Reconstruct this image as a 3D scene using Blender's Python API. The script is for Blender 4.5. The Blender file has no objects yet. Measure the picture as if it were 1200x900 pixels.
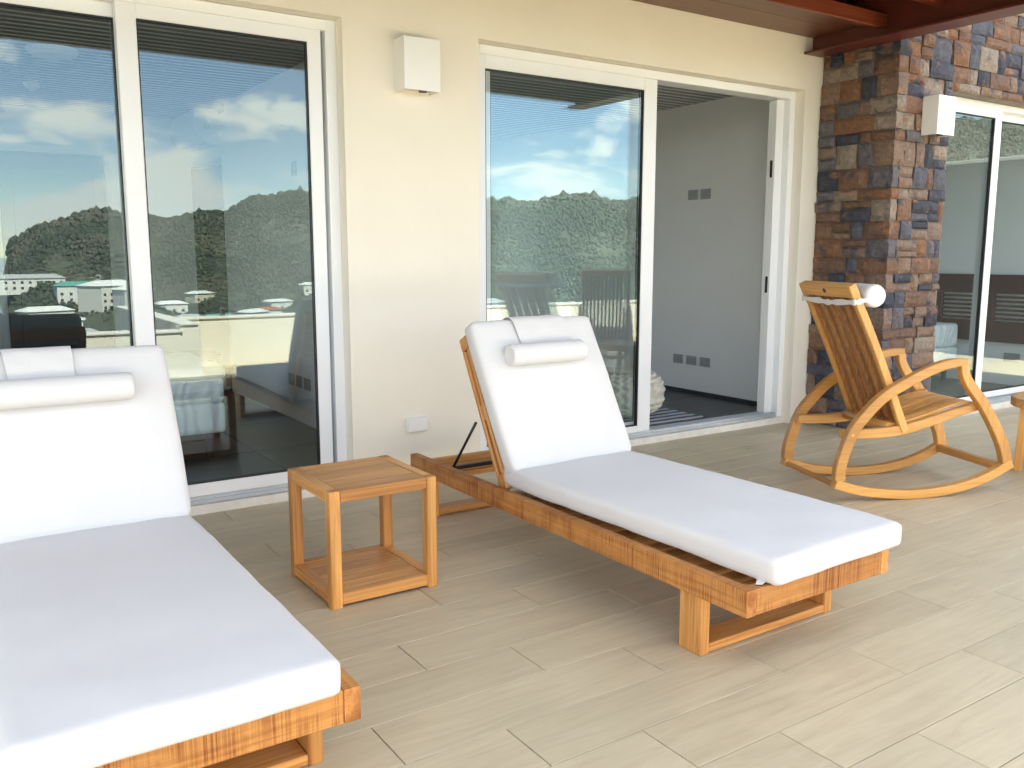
import bpy, bmesh, math, random
from mathutils import Vector, Matrix, noise
R = math.radians
random.seed(7)
sc = bpy.context.scene
col = sc.collection

# ------------------------------------------------------------------ camera
cd = bpy.data.cameras.new('camera')
cam = bpy.data.objects.new('camera', cd)
col.objects.link(cam)
cd.sensor_width = 36.0
cd.lens = 36.0 * 1025.5 / 1200.0
cd.clip_start = 0.05
cd.clip_end = 20000
cam.location = (0, -4.2046, 1.25)
cam.rotation_euler = (R(90) - 0.1471, 0, -0.5854)
sc.camera = cam

# ------------------------------------------------------------------ sky and sun (the sun stands behind the house)
SUN_EL = R(52)
world = bpy.data.worlds.new('World')
sc.world = world
world.use_nodes = True
wt = world.node_tree
for n in list(wt.nodes): wt.nodes.remove(n)
def wn(t, **k):
    n = wt.nodes.new(t)
    for a, b in k.items(): setattr(n, a, b)
    return n
sky = wn('ShaderNodeTexSky', sky_type='NISHITA', sun_disc=False, sun_elevation=SUN_EL, sun_rotation=0.0)
sky.altitude = 1200; sky.air_density = 0.9; sky.dust_density = 0.1; sky.ozone_density = 1.0
tc = wn('ShaderNodeTexCoord')
mp = wn('ShaderNodeMapping'); mp.inputs['Scale'].default_value = (2.6, 2.6, 6.5); mp.inputs['Location'].default_value = (1.7, .4, .35)
nz = wn('ShaderNodeTexNoise'); nz.inputs['Scale'].default_value = 2.1; nz.inputs['Detail'].default_value = 10; nz.inputs['Roughness'].default_value = .55; nz.inputs['Distortion'].default_value = .25
cr = wn('ShaderNodeValToRGB'); cr.color_ramp.elements[0].position = .51; cr.color_ramp.elements[1].position = .585
mx = wn('ShaderNodeMix', data_type='RGBA')
mx.inputs['B'].default_value = (8.2, 8.5, 8.8, 1)
bg = wn('ShaderNodeBackground'); bg.inputs['Strength'].default_value = 0.09
wo = wn('ShaderNodeOutputWorld')
L = wt.links.new
L(tc.outputs['Generated'], mp.inputs['Vector']); L(mp.outputs[0], nz.inputs['Vector']); L(nz.outputs[0], cr.inputs[0])
L(cr.outputs[0], mx.inputs['Factor']); L(sky.outputs[0], mx.inputs['A']); L(mx.outputs['Result'], bg.inputs['Color']); L(bg.outputs[0], wo.inputs[0])

sd = bpy.data.lights.new('sun', 'SUN')
sd.energy = 5.0; sd.angle = R(.55); sd.color = (1, .95, .87)
sun = bpy.data.objects.new('sun', sd); col.objects.link(sun)
sun.location = (0, 20, 30)
sun.rotation_euler = (-(R(90) - SUN_EL), 0, 0)      # light travels from +y, downwards, towards -y

sc.view_settings.view_transform = 'Standard'
sc.view_settings.look = 'None'
sc.view_settings.gamma = 1
sc.view_settings.use_curve_mapping = False
sc.view_settings.exposure = 2.72
sc.view_settings.use_white_balance = True      # the camera's shade setting
sc.view_settings.white_balance_temperature = 7500
sc.cycles.max_bounces = 10
sc.cycles.diffuse_bounces = 6
sc.cycles.glossy_bounces = 4
sc.cycles.transparent_max_bounces = 16
sc.cycles.sample_clamp_indirect = 6
sc.cycles.caustics_reflective = False
sc.cycles.caustics_refractive = False

# ------------------------------------------------------------------ materials
def new_mat(name):
    m = bpy.data.materials.new(name); m.use_nodes = True
    return m, m.node_tree, m.node_tree.nodes['Principled BSDF']
def ramp(t, stops):
    r = t.nodes.new('ShaderNodeValToRGB'); e = r.color_ramp.elements
    while len(e) < len(stops): e.new(.5)
    for i, (p, c) in enumerate(stops):
        e[i].position = p; e[i].color = (*c, 1)
    return r
def mapped(t, scale, src='Object', loc=(0, 0, 0), rot=(0, 0, 0), rnd=False):
    c = t.nodes.new('ShaderNodeTexCoord'); m = t.nodes.new('ShaderNodeMapping')
    m.inputs['Scale'].default_value = scale; m.inputs['Location'].default_value = loc; m.inputs['Rotation'].default_value = rot
    if rnd:
        oi = t.nodes.new('ShaderNodeObjectInfo'); s = t.nodes.new('ShaderNodeVectorMath'); s.operation = 'SCALE'
        cb = t.nodes.new('ShaderNodeCombineXYZ')
        for i in range(3): t.links.new(oi.outputs['Random'], cb.inputs[i])
        t.links.new(cb.outputs[0], s.inputs[0]); s.inputs['Scale'].default_value = 37.0
        a = t.nodes.new('ShaderNodeVectorMath'); a.operation = 'ADD'
        t.links.new(c.outputs[src], a.inputs[0]); t.links.new(s.outputs[0], a.inputs[1])
        t.links.new(a.outputs[0], m.inputs['Vector'])
    else:
        t.links.new(c.outputs[src], m.inputs['Vector'])
    return m
def tex_noise(t, vec, scale=1, detail=4, rough=.5, dist=0):
    n = t.nodes.new('ShaderNodeTexNoise'); n.inputs['Scale'].default_value = scale; n.inputs['Detail'].default_value = detail
    n.inputs['Roughness'].default_value = rough; n.inputs['Distortion'].default_value = dist
    t.links.new(vec.outputs[0], n.inputs['Vector']); return n
def mixc(t, a, b, f, mode='MIX'):
    m = t.nodes.new('ShaderNodeMix'); m.data_type = 'RGBA'; m.blend_type = mode
    for s, k in ((a, 'A'), (b, 'B')):
        if isinstance(s, tuple): m.inputs[k].default_value = (*s, 1)
        else: t.links.new(s, m.inputs[k])
    if isinstance(f, (int, float)): m.inputs['Factor'].default_value = f
    else: t.links.new(f, m.inputs['Factor'])
    return m.outputs['Result']
def bump(t, b, h, strength=.2, dist=.002):
    n = t.nodes.new('ShaderNodeBump'); n.inputs['Strength'].default_value = strength; n.inputs['Distance'].default_value = dist
    t.links.new(h, n.inputs['Height']); t.links.new(n.outputs[0], b.inputs['Normal'])
def plain(name, c, rough=.5, metal=0, nscale=None, var=.08, bstr=.1, bdist=.001, src='Object'):
    m, t, b = new_mat(name)
    b.inputs['Roughness'].default_value = rough; b.inputs['Metallic'].default_value = metal
    v = mapped(t, (1, 1, 1), src)
    n = tex_noise(t, v, nscale or 6, 5, .6)
    lo = tuple(x * (1 - var) for x in c); hi = tuple(min(1, x * (1 + var)) for x in c)
    r = ramp(t, [(.3, lo), (.7, hi)]); t.links.new(n.outputs[0], r.inputs[0]); t.links.new(r.outputs[0], b.inputs['Base Color'])
    n2 = tex_noise(t, v, (nscale or 6) * 18, 3, .6); bump(t, b, n2.outputs[0], bstr, bdist)
    return m
def wood(name, axis, light, dark, rough=.42, sawn=None, fine=95):
    m, t, b = new_mat(name)
    s = [fine, fine, fine]; s[axis] = 2.4
    v = mapped(t, tuple(s), rnd=True)
    n = tex_noise(t, v, 1.0, 6, .62, .6)
    r = ramp(t, [(.34, dark), (.5, tuple((a * .6 + c * .4) for a, c in zip(light, dark))), (.66, light)])
    t.links.new(n.outputs[0], r.inputs[0])
    s2 = [5, 5, 5]; s2[axis] = .7
    v2 = mapped(t, tuple(s2), rnd=True); n2 = tex_noise(t, v2, 1, 3, .5, .8)
    r2 = ramp(t, [(.3, (.74, .66, .56)), (.7, (1.12, 1.1, 1.08))]); t.links.new(n2.outputs[0], r2.inputs[0])
    c = mixc(t, r.outputs[0], r2.outputs[0], 1.0, 'MULTIPLY')
    oi = t.nodes.new('ShaderNodeObjectInfo')
    r3 = ramp(t, [(0, (.76, .70, .62)), (.5, (1, 1, 1)), (1, (1.2, 1.22, 1.2))]); t.links.new(oi.outputs['Random'], r3.inputs[0])
    c = mixc(t, c, r3.outputs[0], 1.0, 'MULTIPLY')
    h = n.outputs[0]
    if sawn is not None:
        s3 = [1.2, 1.2, 1.2]; s3[sawn] = 230
        v3 = mapped(t, tuple(s3), rnd=True); n3 = tex_noise(t, v3, 1, 3, .6, .3)
        v4 = mapped(t, (9, 9, 9), rnd=True); n4 = tex_noise(t, v4, 1, 3, .6)
        r5 = ramp(t, [(.36, (0, 0, 0)), (.6, (1, 1, 1))]); t.links.new(n4.outputs[0], r5.inputs[0])
        r4 = ramp(t, [(.42, (.50, .30, .17)), (.56, (1, 1, 1))]); t.links.new(n3.outputs[0], r4.inputs[0])
        k = mixc(t, (1, 1, 1), r4.outputs[0], r5.outputs[0])
        c = mixc(t, c, k, 1.0, 'MULTIPLY'); h = n3.outputs[0]
    t.links.new(c, b.inputs['Base Color'])
    b.inputs['Roughness'].default_value = rough; b.inputs['Coat Weight'].default_value = .12 if sawn is None else 0; b.inputs['Coat Roughness'].default_value = .3
    bump(t, b, h, .35 if sawn is not None else .18, .0012)
    return m
TL, TD = (.70, .365, .12), (.43, .175, .045)
TEAK = [wood('teak_x', 0, TL, TD, .48), wood('teak_y', 1, TL, TD, .48), wood('teak_z', 2, TL, TD, .48)]
SAWN_X = wood('teak_sawn_x', 0, (.62, .31, .10), TD, .6, 0)
SAWN_Y = wood('teak_sawn_y', 1, (.60, .29, .09), TD, .6, 1)
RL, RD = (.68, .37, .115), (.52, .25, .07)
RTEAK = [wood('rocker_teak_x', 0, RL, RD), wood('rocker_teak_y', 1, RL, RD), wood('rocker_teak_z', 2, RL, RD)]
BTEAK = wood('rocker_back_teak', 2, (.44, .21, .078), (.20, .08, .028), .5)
END = plain('teak_end_grain', (.40, .19, .065), .65, 0, 60, .3)
def fabric(name, c, weave=900):
    m, t, b = new_mat(name)
    v = mapped(t, (1, 1, 1)); n = tex_noise(t, v, 3.5, 4, .6)
    r = ramp(t, [(.3, tuple(x * .955 for x in c)), (.7, c)]); t.links.new(n.outputs[0], r.inputs[0]); t.links.new(r.outputs[0], b.inputs['Base Color'])
    b.inputs['Roughness'].default_value = .95
    b.inputs['Sheen Weight'].default_value = .15
    w = t.nodes.new('ShaderNodeTexNoise'); w.inputs['Scale'].default_value = weave; w.inputs['Detail'].default_value = 1
    t.links.new(v.outputs[0], w.inputs['Vector'])
    n2 = tex_noise(t, v, 9, 3, .5, .6)
    a = t.nodes.new('ShaderNodeMath'); a.operation = 'MULTIPLY_ADD'; a.inputs[1].default_value = 6
    t.links.new(n2.outputs[0], a.inputs[0]); t.links.new(w.outputs[0], a.inputs[2])
    bump(t, b, a.outputs[0], .12, .0012)
    return m
CANVAS = fabric('white_canvas', (.645, .64, .64))
STUCCO = plain('cream_render', (.80, .755, .66), .85, 0, 2.2, .025, .12, .0015)
WHITE = plain('white_aluminium', (.80, .815, .83), .32, 0, 3, .015, .02)
WBOX = plain('white_lamp_metal', (.82, .82, .81), .4, 0, 3, .02, .02)
TRACK = plain('track_aluminium', (.55, .60, .64), .35, .6, 8, .08)
GASKET = plain('black_gasket', (.012, .012, .014), .5, 0, 8, .2)
SILL = plain('stone_sill', (.72, .70, .65), .6, 0, 12, .09)
INWALL = plain('interior_plaster', (.86, .86, .855), .8, 0, 2, .02)
CEIL = plain('ceiling_board', (.22, .235, .25), .5, 0, 5, .05)
CEILS = plain('ceiling_strip', (.62, .65, .67), .4, 0, 5, .05)
CEILB = plain('ceiling_backing', (.10, .11, .12), .8)
PLASTIC = plain('white_plastic', (.78, .78, .78), .35, 0, 5, .02, .02)
GREYPL = plain('grey_socket', (.36, .37, .37), .4, 0, 5, .05, .02)
DARKM = plain('black_metal', (.02, .02, .022), .4, .3, 8, .2)
STEEL = plain('brushed_steel', (.6, .6, .6), .25, 1, 20, .05)
RED = plain('oxide_red_paint', (.115, .022, .014), .38, 0, 5, .12, .05)
SOFFIT = wood('stained_soffit', 0, (.17, .07, .045), (.10, .035, .022), .4)
REDW = wood('stained_purlin', 0, (.20, .045, .018), (.11, .022, .010), .4)
DARKWOOD = wood('dark_mahogany', 1, (.125, .022, .012), (.055, .010, .006), .45)
DOORM = plain('grey_blue_door', (.035, .045, .06), .45, 0, 4, .04)
MATT = None
def quilt(name, c):
    m, t, b = new_mat(name)
    v = mapped(t, (1, 1, 1)); n = tex_noise(t, v, 8, 4, .6)
    r = ramp(t, [(.3, tuple(x * .9 for x in c)), (.7, c)]); t.links.new(n.outputs[0], r.inputs[0]); t.links.new(r.outputs[0], b.inputs['Base Color'])
    b.inputs['Roughness'].default_value = .55
    w = t.nodes.new('ShaderNodeTexWave'); w.inputs['Scale'].default_value = 4.2; w.inputs['Distortion'].default_value = 9; w.inputs['Detail'].default_value = 1
    w.inputs['Detail Scale'].default_value = 1.1
    t.links.new(v.outputs[0], w.inputs['Vector']); bump(t, b, w.outputs[0], .6, .012)
    return m
MATT = quilt('quilted_mattress', (.78, .83, .85))
TOPPER = fabric('mattress_topper', (.72, .73, .72))
KNIT = plain('knitted_cotton', (.62, .60, .52), .95, 0, 60, .15, .4, .002)
def rugmat():
    m, t, b = new_mat('striped_rug')
    v = mapped(t, (1, 1, 1)); w = t.nodes.new('ShaderNodeTexWave'); w.bands_direction = 'Y'; w.inputs['Scale'].default_value = 3.3; w.inputs['Distortion'].default_value = 2.2; w.inputs['Detail'].default_value = 3
    t.links.new(v.outputs[0], w.inputs['Vector'])
    r = ramp(t, [(.3, (.52, .53, .55)), (.55, (.24, .29, .38)), (.8, (.09, .12, .18))]); t.links.new(w.outputs[0], r.inputs[0]); t.links.new(r.outputs[0], b.inputs['Base Color'])
    b.inputs['Roughness'].default_value = .95; n = tex_noise(t, v, 300, 2); bump(t, b, n.outputs[0], .4, .003); return m
RUG = rugmat()
def tilemat(name, stops, sx, sy, rough, bs, rnd=True, spots=None):
    m, t, b = new_mat(name)
    v = mapped(t, (sx, sy, 1), rnd=rnd, rot=(0, 0, R(7)))
    n = tex_noise(t, v, 1, 7, .62, 1.1)
    r = ramp(t, stops); t.links.new(n.outputs[0], r.inputs[0])
    oi = t.nodes.new('ShaderNodeObjectInfo')
    r3 = ramp(t, [(0, (.94, .935, .93)), (1, (1.05, 1.05, 1.04))]); t.links.new(oi.outputs['Random'], r3.inputs[0])
    c = mixc(t, r.outputs[0], r3.outputs[0], 1, 'MULTIPLY')
    v2 = mapped(t, (1, 1, 1), rnd=rnd); n2 = tex_noise(t, v2, 2.2, 5, .6)
    r2 = ramp(t, [(.35, (.93, .93, .92)), (.65, (1.03, 1.03, 1.03))]); t.links.new(n2.outputs[0], r2.inputs[0])
    c = mixc(t, c, r2.outputs[0], 1, 'MULTIPLY')
    t.links.new(c, b.inputs['Base Color'])
    rr = t.nodes.new('ShaderNodeMapRange'); rr.inputs[3].default_value = rough - .06; rr.inputs[4].default_value = rough + .12
    t.links.new(n.outputs[0], rr.inputs[0]); t.links.new(rr.outputs[0], b.inputs['Roughness'])
    bump(t, b, n.outputs[0], bs, .0008)
    return m
TILE = tilemat('travertine_tile', [(.25, (.46, .385, .262)), (.45, (.54, .46, .318)), (.6, (.58, .50, .35)), (.8, (.62, .545, .395))], 2.0, 22, .42, .08)
GROUT = plain('tile_grout', (.35, .31, .235), .9, 0, 30, .1)
DTILE = tilemat('dark_tile', [(.3, (.030, .032, .036)), (.7, (.052, .054, .060))], 3, 9, .34, .08)
DGROUT = plain('dark_grout', (.10, .10, .105), .9, 0, 30, .1)
def stonemat():
    m, t, b = new_mat('cut_stone')
    oi = t.nodes.new('ShaderNodeObjectInfo')
    r = t.nodes.new('ShaderNodeValToRGB'); r.color_ramp.interpolation = 'CONSTANT'
    pal = [(.0, (.235, .165, .128)), (.13, (.175, .10, .07)), (.25, (.058, .062, .090)), (.36, (.25, .165, .12)), (.47, (.235, .115, .062)), (.57, (.135, .125, .14)), (.66, (.045, .05, .07)), (.73, (.29, .235, .19)), (.83, (.21, .115, .075)), (.91, (.095, .098, .128))]
    e = r.color_ramp.elements
    while len(e) < len(pal): e.new(.5)
    for i, (p, c) in enumerate(pal): e[i].position = p; e[i].color = (*c, 1)
    t.links.new(oi.outputs['Random'], r.inputs[0])
    v = mapped(t, (1, 1, 1), rnd=True)
    n = tex_noise(t, v, 7, 5, .6, .8); rb = ramp(t, [(.56, (0, 0, 0)), (.68, (1, 1, 1))]); t.links.new(n.outputs[0], rb.inputs[0])
    c = mixc(t, r.outputs[0], (.06, .066, .092), rb.outputs[0])
    n5 = tex_noise(t, mapped(t, (1, 1, 1), rnd=True, loc=(4, 9, 2)), 6, 4, .6, .8); rc = ramp(t, [(.58, (0, 0, 0)), (.70, (1, 1, 1))]); t.links.new(n5.outputs[0], rc.inputs[0])
    c = mixc(t, c, (.30, .15, .085), rc.outputs[0])
    n2 = tex_noise(t, v, 38, 6, .7, .5); r2 = ramp(t, [(.3, (.62, .60, .58)), (.55, (1, 1, 1)), (.75, (1.5, 1.45, 1.4))]); t.links.new(n2.outputs[0], r2.inputs[0])
    c = mixc(t, c, r2.outputs[0], 1, 'MULTIPLY')
    t.links.new(c, b.inputs['Base Color']); b.inputs['Roughness'].default_value = .78
    n3 = tex_noise(t, v, 26, 7, .68, .4); bump(t, b, n3.outputs[0], 1.0, .018)
    return m
STONE = stonemat()
MORTAR = plain('stone_mortar', (.26, .24, .215), .95, 0, 20, .2, .4, .004)
def glassmat(name, add, tint):
    m = bpy.data.materials.new(name); m.use_nodes = True; t = m.node_tree
    for n in list(t.nodes): t.nodes.remove(n)
    o = t.nodes.new('ShaderNodeOutputMaterial'); tr = t.nodes.new('ShaderNodeBsdfTransparent'); gl = t.nodes.new('ShaderNodeBsdfGlossy'); mi = t.nodes.new('ShaderNodeMixShader')
    tr.inputs[0].default_value = (*tint, 1); gl.inputs['Roughness'].default_value = 0.0; gl.inputs[0].default_value = (.82, .965, 1.0, 1)
    # reflectance by angle, the same from both sides of the sheet
    f = t.nodes.new('ShaderNodeLayerWeight'); f.inputs[0].default_value = .5
    pw_ = t.nodes.new('ShaderNodeMath'); pw_.operation = 'POWER'; pw_.inputs[1].default_value = 5
    a = t.nodes.new('ShaderNodeMath'); a.operation = 'MULTIPLY_ADD'; a.inputs[1].default_value = 1 - add; a.inputs[2].default_value = add; a.use_clamp = True
    t.links.new(f.outputs['Facing'], pw_.inputs[0])
    t.links.new(pw_.outputs[0], a.inputs[0]); t.links.new(a.outputs[0], mi.inputs[0]); t.links.new(tr.outputs[0], mi.inputs[1]); t.links.new(gl.outputs[0], mi.inputs[2]); t.links.new(mi.outputs[0], o.inputs[0])
    return m
GLASS = glassmat('door_glass', .068, (.90, .94, .945))
RGLASS = glassmat('railing_glass', .04, (.95, .975, .97))

# ------------------------------------------------------------------ mesh helpers
def link(o, parent=None):
    col.objects.link(o)
    if parent is not None: o.parent = parent
    return o
def tag(o, label=None, cat=None, group=None, kind=None):
    if label: o['label'] = label
    if cat: o['category'] = cat
    if group: o['group'] = group
    if kind: o['kind'] = kind
    return o
def thing(name, label, cat, loc=(0, 0, 0), rz=0, group=None):
    o = bpy.data.objects.new(name, None); col.objects.link(o)
    o.empty_display_size = .1; o.location = loc; o.rotation_euler = (0, 0, rz)
    return tag(o, label, cat, group)
def from_bm(name, bm, mat, parent=None, smooth=False):
    me = bpy.data.meshes.new(name); bm.normal_update(); bm.to_mesh(me); bm.free()
    if mat: me.materials.append(mat)
    if smooth:
        for p in me.polygons: p.use_smooth = True
    return link(bpy.data.objects.new(name, me), parent)
def bm_box(bm, b, bev=0.0, seg=1):
    x0, x1, y0, y1, z0, z1 = b
    r = bmesh.ops.create_cube(bm, size=1)
    vs = r['verts']
    for v in vs:
        v.co = Vector(((x0 + x1) / 2 + v.co.x * (x1 - x0), (y0 + y1) / 2 + v.co.y * (y1 - y0), (z0 + z1) / 2 + v.co.z * (z1 - z0)))
    if bev > 0:
        es = list({e for v in vs for e in v.link_edges})
        bmesh.ops.bevel(bm, geom=es, offset=bev, segments=seg, affect='EDGES', profile=.6)
def box(name, b, mat, parent=None, bev=0.0, seg=1):
    bm = bmesh.new(); bm_box(bm, b, bev, seg); return from_bm(name, bm, mat, parent)
def boxes(name, bs, mat, parent=None, bev=0.0):
    bm = bmesh.new()
    for b in bs: bm_box(bm, b, bev)
    return from_bm(name, bm, mat, parent)
def bm_tube(bm, pts, r, n=10, caps=True):
    pts = [Vector(p) for p in pts]; rings = []
    for i, p in enumerate(pts):
        t = (pts[min(i + 1, len(pts) - 1)] - pts[max(i - 1, 0)]).normalized()
        a = t.cross(Vector((0, 0, 1)))
        if a.length < 1e-3: a = t.cross(Vector((1, 0, 0)))
        a.normalize(); c = t.cross(a)
        rr = r[i] if isinstance(r, (list, tuple)) else r
        rings.append([bm.verts.new(p + (a * math.cos(2 * math.pi * k / n) + c * math.sin(2 * math.pi * k / n)) * rr) for k in range(n)])
    for A, B in zip(rings, rings[1:]):
        for k in range(n):
            f = bm.faces.new((A[k], A[(k + 1) % n], B[(k + 1) % n], B[k])); f.smooth = True
    if caps:
        bm.faces.new(rings[0]); bm.faces.new(list(reversed(rings[-1])))
def tube(name, pts, r, mat, parent=None, n=10):
    bm = bmesh.new(); bm_tube(bm, pts, r, n); bmesh.ops.recalc_face_normals(bm, faces=bm.faces); return from_bm(name, bm, mat, parent)
def lathe(name, prof, mat, parent=None, n=32, center=(0, 0, 0)):
    bm = bmesh.new(); rings = []
    for r, z in prof:
        rings.append([bm.verts.new((center[0] + r * math.cos(2 * math.pi * k / n), center[1] + r * math.sin(2 * math.pi * k / n), center[2] + z)) for k in range(n)])
    for A, B in zip(rings, rings[1:]):
        for k in range(n): bm.faces.new((A[k], A[(k + 1) % n], B[(k + 1) % n], B[k]))
    bm.faces.new(list(reversed(rings[0]))); bm.faces.new(rings[-1])
    bmesh.ops.recalc_face_normals(bm, faces=bm.faces)
    return from_bm(name, bm, mat, parent)
def spline(pts, n=8):
    out = []; P = [pts[0]] + list(pts) + [pts[-1]]
    for i in range(1, len(P) - 2):
        for k in range(n):
            t = k / n
            out.append(tuple(.5 * ((2 * P[i][j]) + (-P[i - 1][j] + P[i + 1][j]) * t + (2 * P[i - 1][j] - 5 * P[i][j] + 4 * P[i + 1][j] - P[i + 2][j]) * t * t + (-P[i - 1][j] + 3 * P[i][j] - 3 * P[i + 1][j] + P[i + 2][j]) * t ** 3) for j in range(len(pts[0]))))
    out.append(tuple(pts[-1])); return out
def band(name, cen, v0, v1, mat, parent=None, n=6, bev=.004):
    """bent board: centre line of (u, z, width) in the x-z plane, from y=v0 to y=v1"""
    c = spline(cen, n); bm = bmesh.new(); L_, R_ = [], []
    for i, (u, z, w) in enumerate(c):
        a = c[max(i - 1, 0)]; d = c[min(i + 1, len(c) - 1)]
        t = Vector((d[0] - a[0], d[1] - a[1])).normalized(); nn = Vector((-t.y, t.x)) * (w / 2)
        L_.append((u + nn.x, z + nn.y)); R_.append((u - nn.x, z - nn.y))
    secs = []
    for l, r in zip(L_, R_):
        dl = Vector((r[0] - l[0], r[1] - l[1])).normalized() * bev
        q = [(l[0] + dl.x, v0, l[1] + dl.y), (l[0], v0 + bev, l[1]), (l[0], v1 - bev, l[1]), (l[0] + dl.x, v1, l[1] + dl.y),
             (r[0] - dl.x, v1, r[1] - dl.y), (r[0], v1 - bev, r[1]), (r[0], v0 + bev, r[1]), (r[0] - dl.x, v0, r[1] - dl.y)]
        secs.append([bm.verts.new(p) for p in q])
    for A, B in zip(secs, secs[1:]):
        for k in range(8): bm.faces.new((A[k], A[(k + 1) % 8], B[(k + 1) % 8], B[k]))
    bm.faces.new(secs[0]); bm.faces.new(list(reversed(secs[-1])))
    bmesh.ops.recalc_face_normals(bm, faces=bm.faces)
    return from_bm(name, bm, mat, parent)
def pad(name, b, r, mat, parent=None, puff=.008, seed=0, wrinkle=.0045, nx=22, xf=None):
    """stuffed cushion: rounded box with a little crown and unevenness"""
    x0, x1, y0, y1, z0, z1 = b
    c = Vector(((x0 + x1) / 2, (y0 + y1) / 2, (z0 + z1) / 2)); h = Vector(((x1 - x0) / 2, (y1 - y0) / 2, (z1 - z0) / 2))
    bm = bmesh.new(); vm = {}
    def vert(p):
        k = (round(p[0], 5), round(p[1], 5), round(p[2], 5))
        if k not in vm: vm[k] = bm.verts.new(p)
        return vm[k]
    cnt = [max(6, int(h[i] * 2 / .026)) for i in range(3)]
    def coord(i, k):   # denser towards the edges
        t = k / cnt[i] * 2 - 1
        return math.copysign(abs(t) ** .8, t) if cnt[i] > 8 else t
    for ax in range(3):
        a, d = [i for i in range(3) if i != ax]
        for s in (-1, 1):
            for i in range(cnt[a]):
                for j in range(cnt[d]):
                    q = []
                    for ii, jj in ((i, j), (i + 1, j), (i + 1, j + 1), (i, j + 1)):
                        p = [0, 0, 0]; p[ax] = s; p[a] = coord(a, ii); p[d] = coord(d, jj); q.append(vert(p))
                    try: bm.faces.new(q)
                    except ValueError: pass
    inner = Vector([max(1e-4, h[i] - r) for i in range(3)])
    for v in bm.verts:
        t = v.co.copy(); p = Vector([t[i] * h[i] for i in range(3)])
        cl = Vector([max(-inner[i], min(inner[i], p[i])) for i in range(3)])
        d = p - cl
        if d.length > 1e-6: p = cl + d.normalized() * min(r, r)
        e = (1 - t.x ** 4) * (1 - t.y ** 6)
        p.z += puff * e * (1 if t.z > 0 else -.3) * abs(t.z)
        p.x += puff * .5 * t.x * (1 - t.y ** 4); p.y += puff * .4 * t.y * (1 - t.x ** 4)
        w = noise.noise(Vector((p.x * 5 + seed, p.y * 5, p.z * 5 + seed * 2))) + .5 * noise.noise(Vector((p.x * 13, p.y * 9 + seed, p.z * 13)))
        p.z += wrinkle * w; p.x += wrinkle * .6 * noise.noise(Vector((p.y * 6, seed, p.z * 9)))
        v.co = c + p
    bmesh.ops.recalc_face_normals(bm, faces=bm.faces)
    if xf is not None: bmesh.ops.transform(bm, matrix=xf, verts=bm.verts)
    return from_bm(name, bm, mat, parent, True)
def copy_tree(o, parent=None):
    c = o.copy(); col.objects.link(c); c.parent = parent
    for ch in o.children: copy_tree(ch, c)
    return c

# ------------------------------------------------------------------ terrace floor (tiles as pieces)
tf = box('terrace_floor', (-6, 11, -5.85, 0.26, -.30, -.012), GROUT); tag(tf, kind='structure')
TW, TH, G = .875, .205, .0028
tile_me = None
cnt = 0
far = []
for r_ in range(-13, 30):
    yb = -2.385 - .205 * r_            # upper joint of the row
    y1 = yb; y0 = yb - TH
    if y1 > .10 or y0 < -5.8: continue
    off = 1.187 + .2975 * r_
    k0 = int((-6 - off) / TW) - 1
    for k in range(k0, k0 + 24):
        x0 = off + k * TW; x1 = x0 + TW
        if x0 < -5.9 or x1 > 10.9: continue
        if x0 > 5.46 and y1 > -.36: continue
        seen = (y0 > -3.45 and x1 > -.25 and x0 < 7.9 and not (x0 > 1.6 + (3.3 + y1) * 1.9 + 1.6 and y1 < -2.0))
        if seen and cnt < 230:
            if tile_me is None:
                bm = bmesh.new(); bm_box(bm, (G / 2, TW - G / 2, G / 2, TH - G / 2, -.012, 0), .0012)
                tile_me = bpy.data.meshes.new('floor_tile'); bm.to_mesh(tile_me); bm.free(); tile_me.materials.append(TILE)
            o = bpy.data.objects.new('floor_tile', tile_me); link(o, tf); o.location = (x0, y0, random.uniform(-.0006, .0004)); cnt += 1
        else: far.append((x0 + G / 2, x1 - G / 2, y0 + G / 2, y1 - G / 2, -.012, 0))
fo = boxes('floor_tile_field', far, TILE, tf); fo['kind'] = 'stuff'

# ------------------------------------------------------------------ house front wall with openings
hw = thing('house_wall', 'smooth cream rendered wall around the two sliding doors', 'wall')
ZT = 2.397; YF = .08; ZR = 3.0
box('wall_pier', (-4.2, -.92, 0, .25, -.3, ZT), STUCCO, hw)
box('wall_pier', (1.788, 2.570, 0, .25, -.3, ZT), STUCCO, hw)
box('wall_pier', (5.275, 5.52, 0, .25, -.3, ZT), STUCCO, hw)
box('wall_lintel', (-4.2, 5.52, 0, .25, ZT, ZR), STUCCO, hw)

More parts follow.
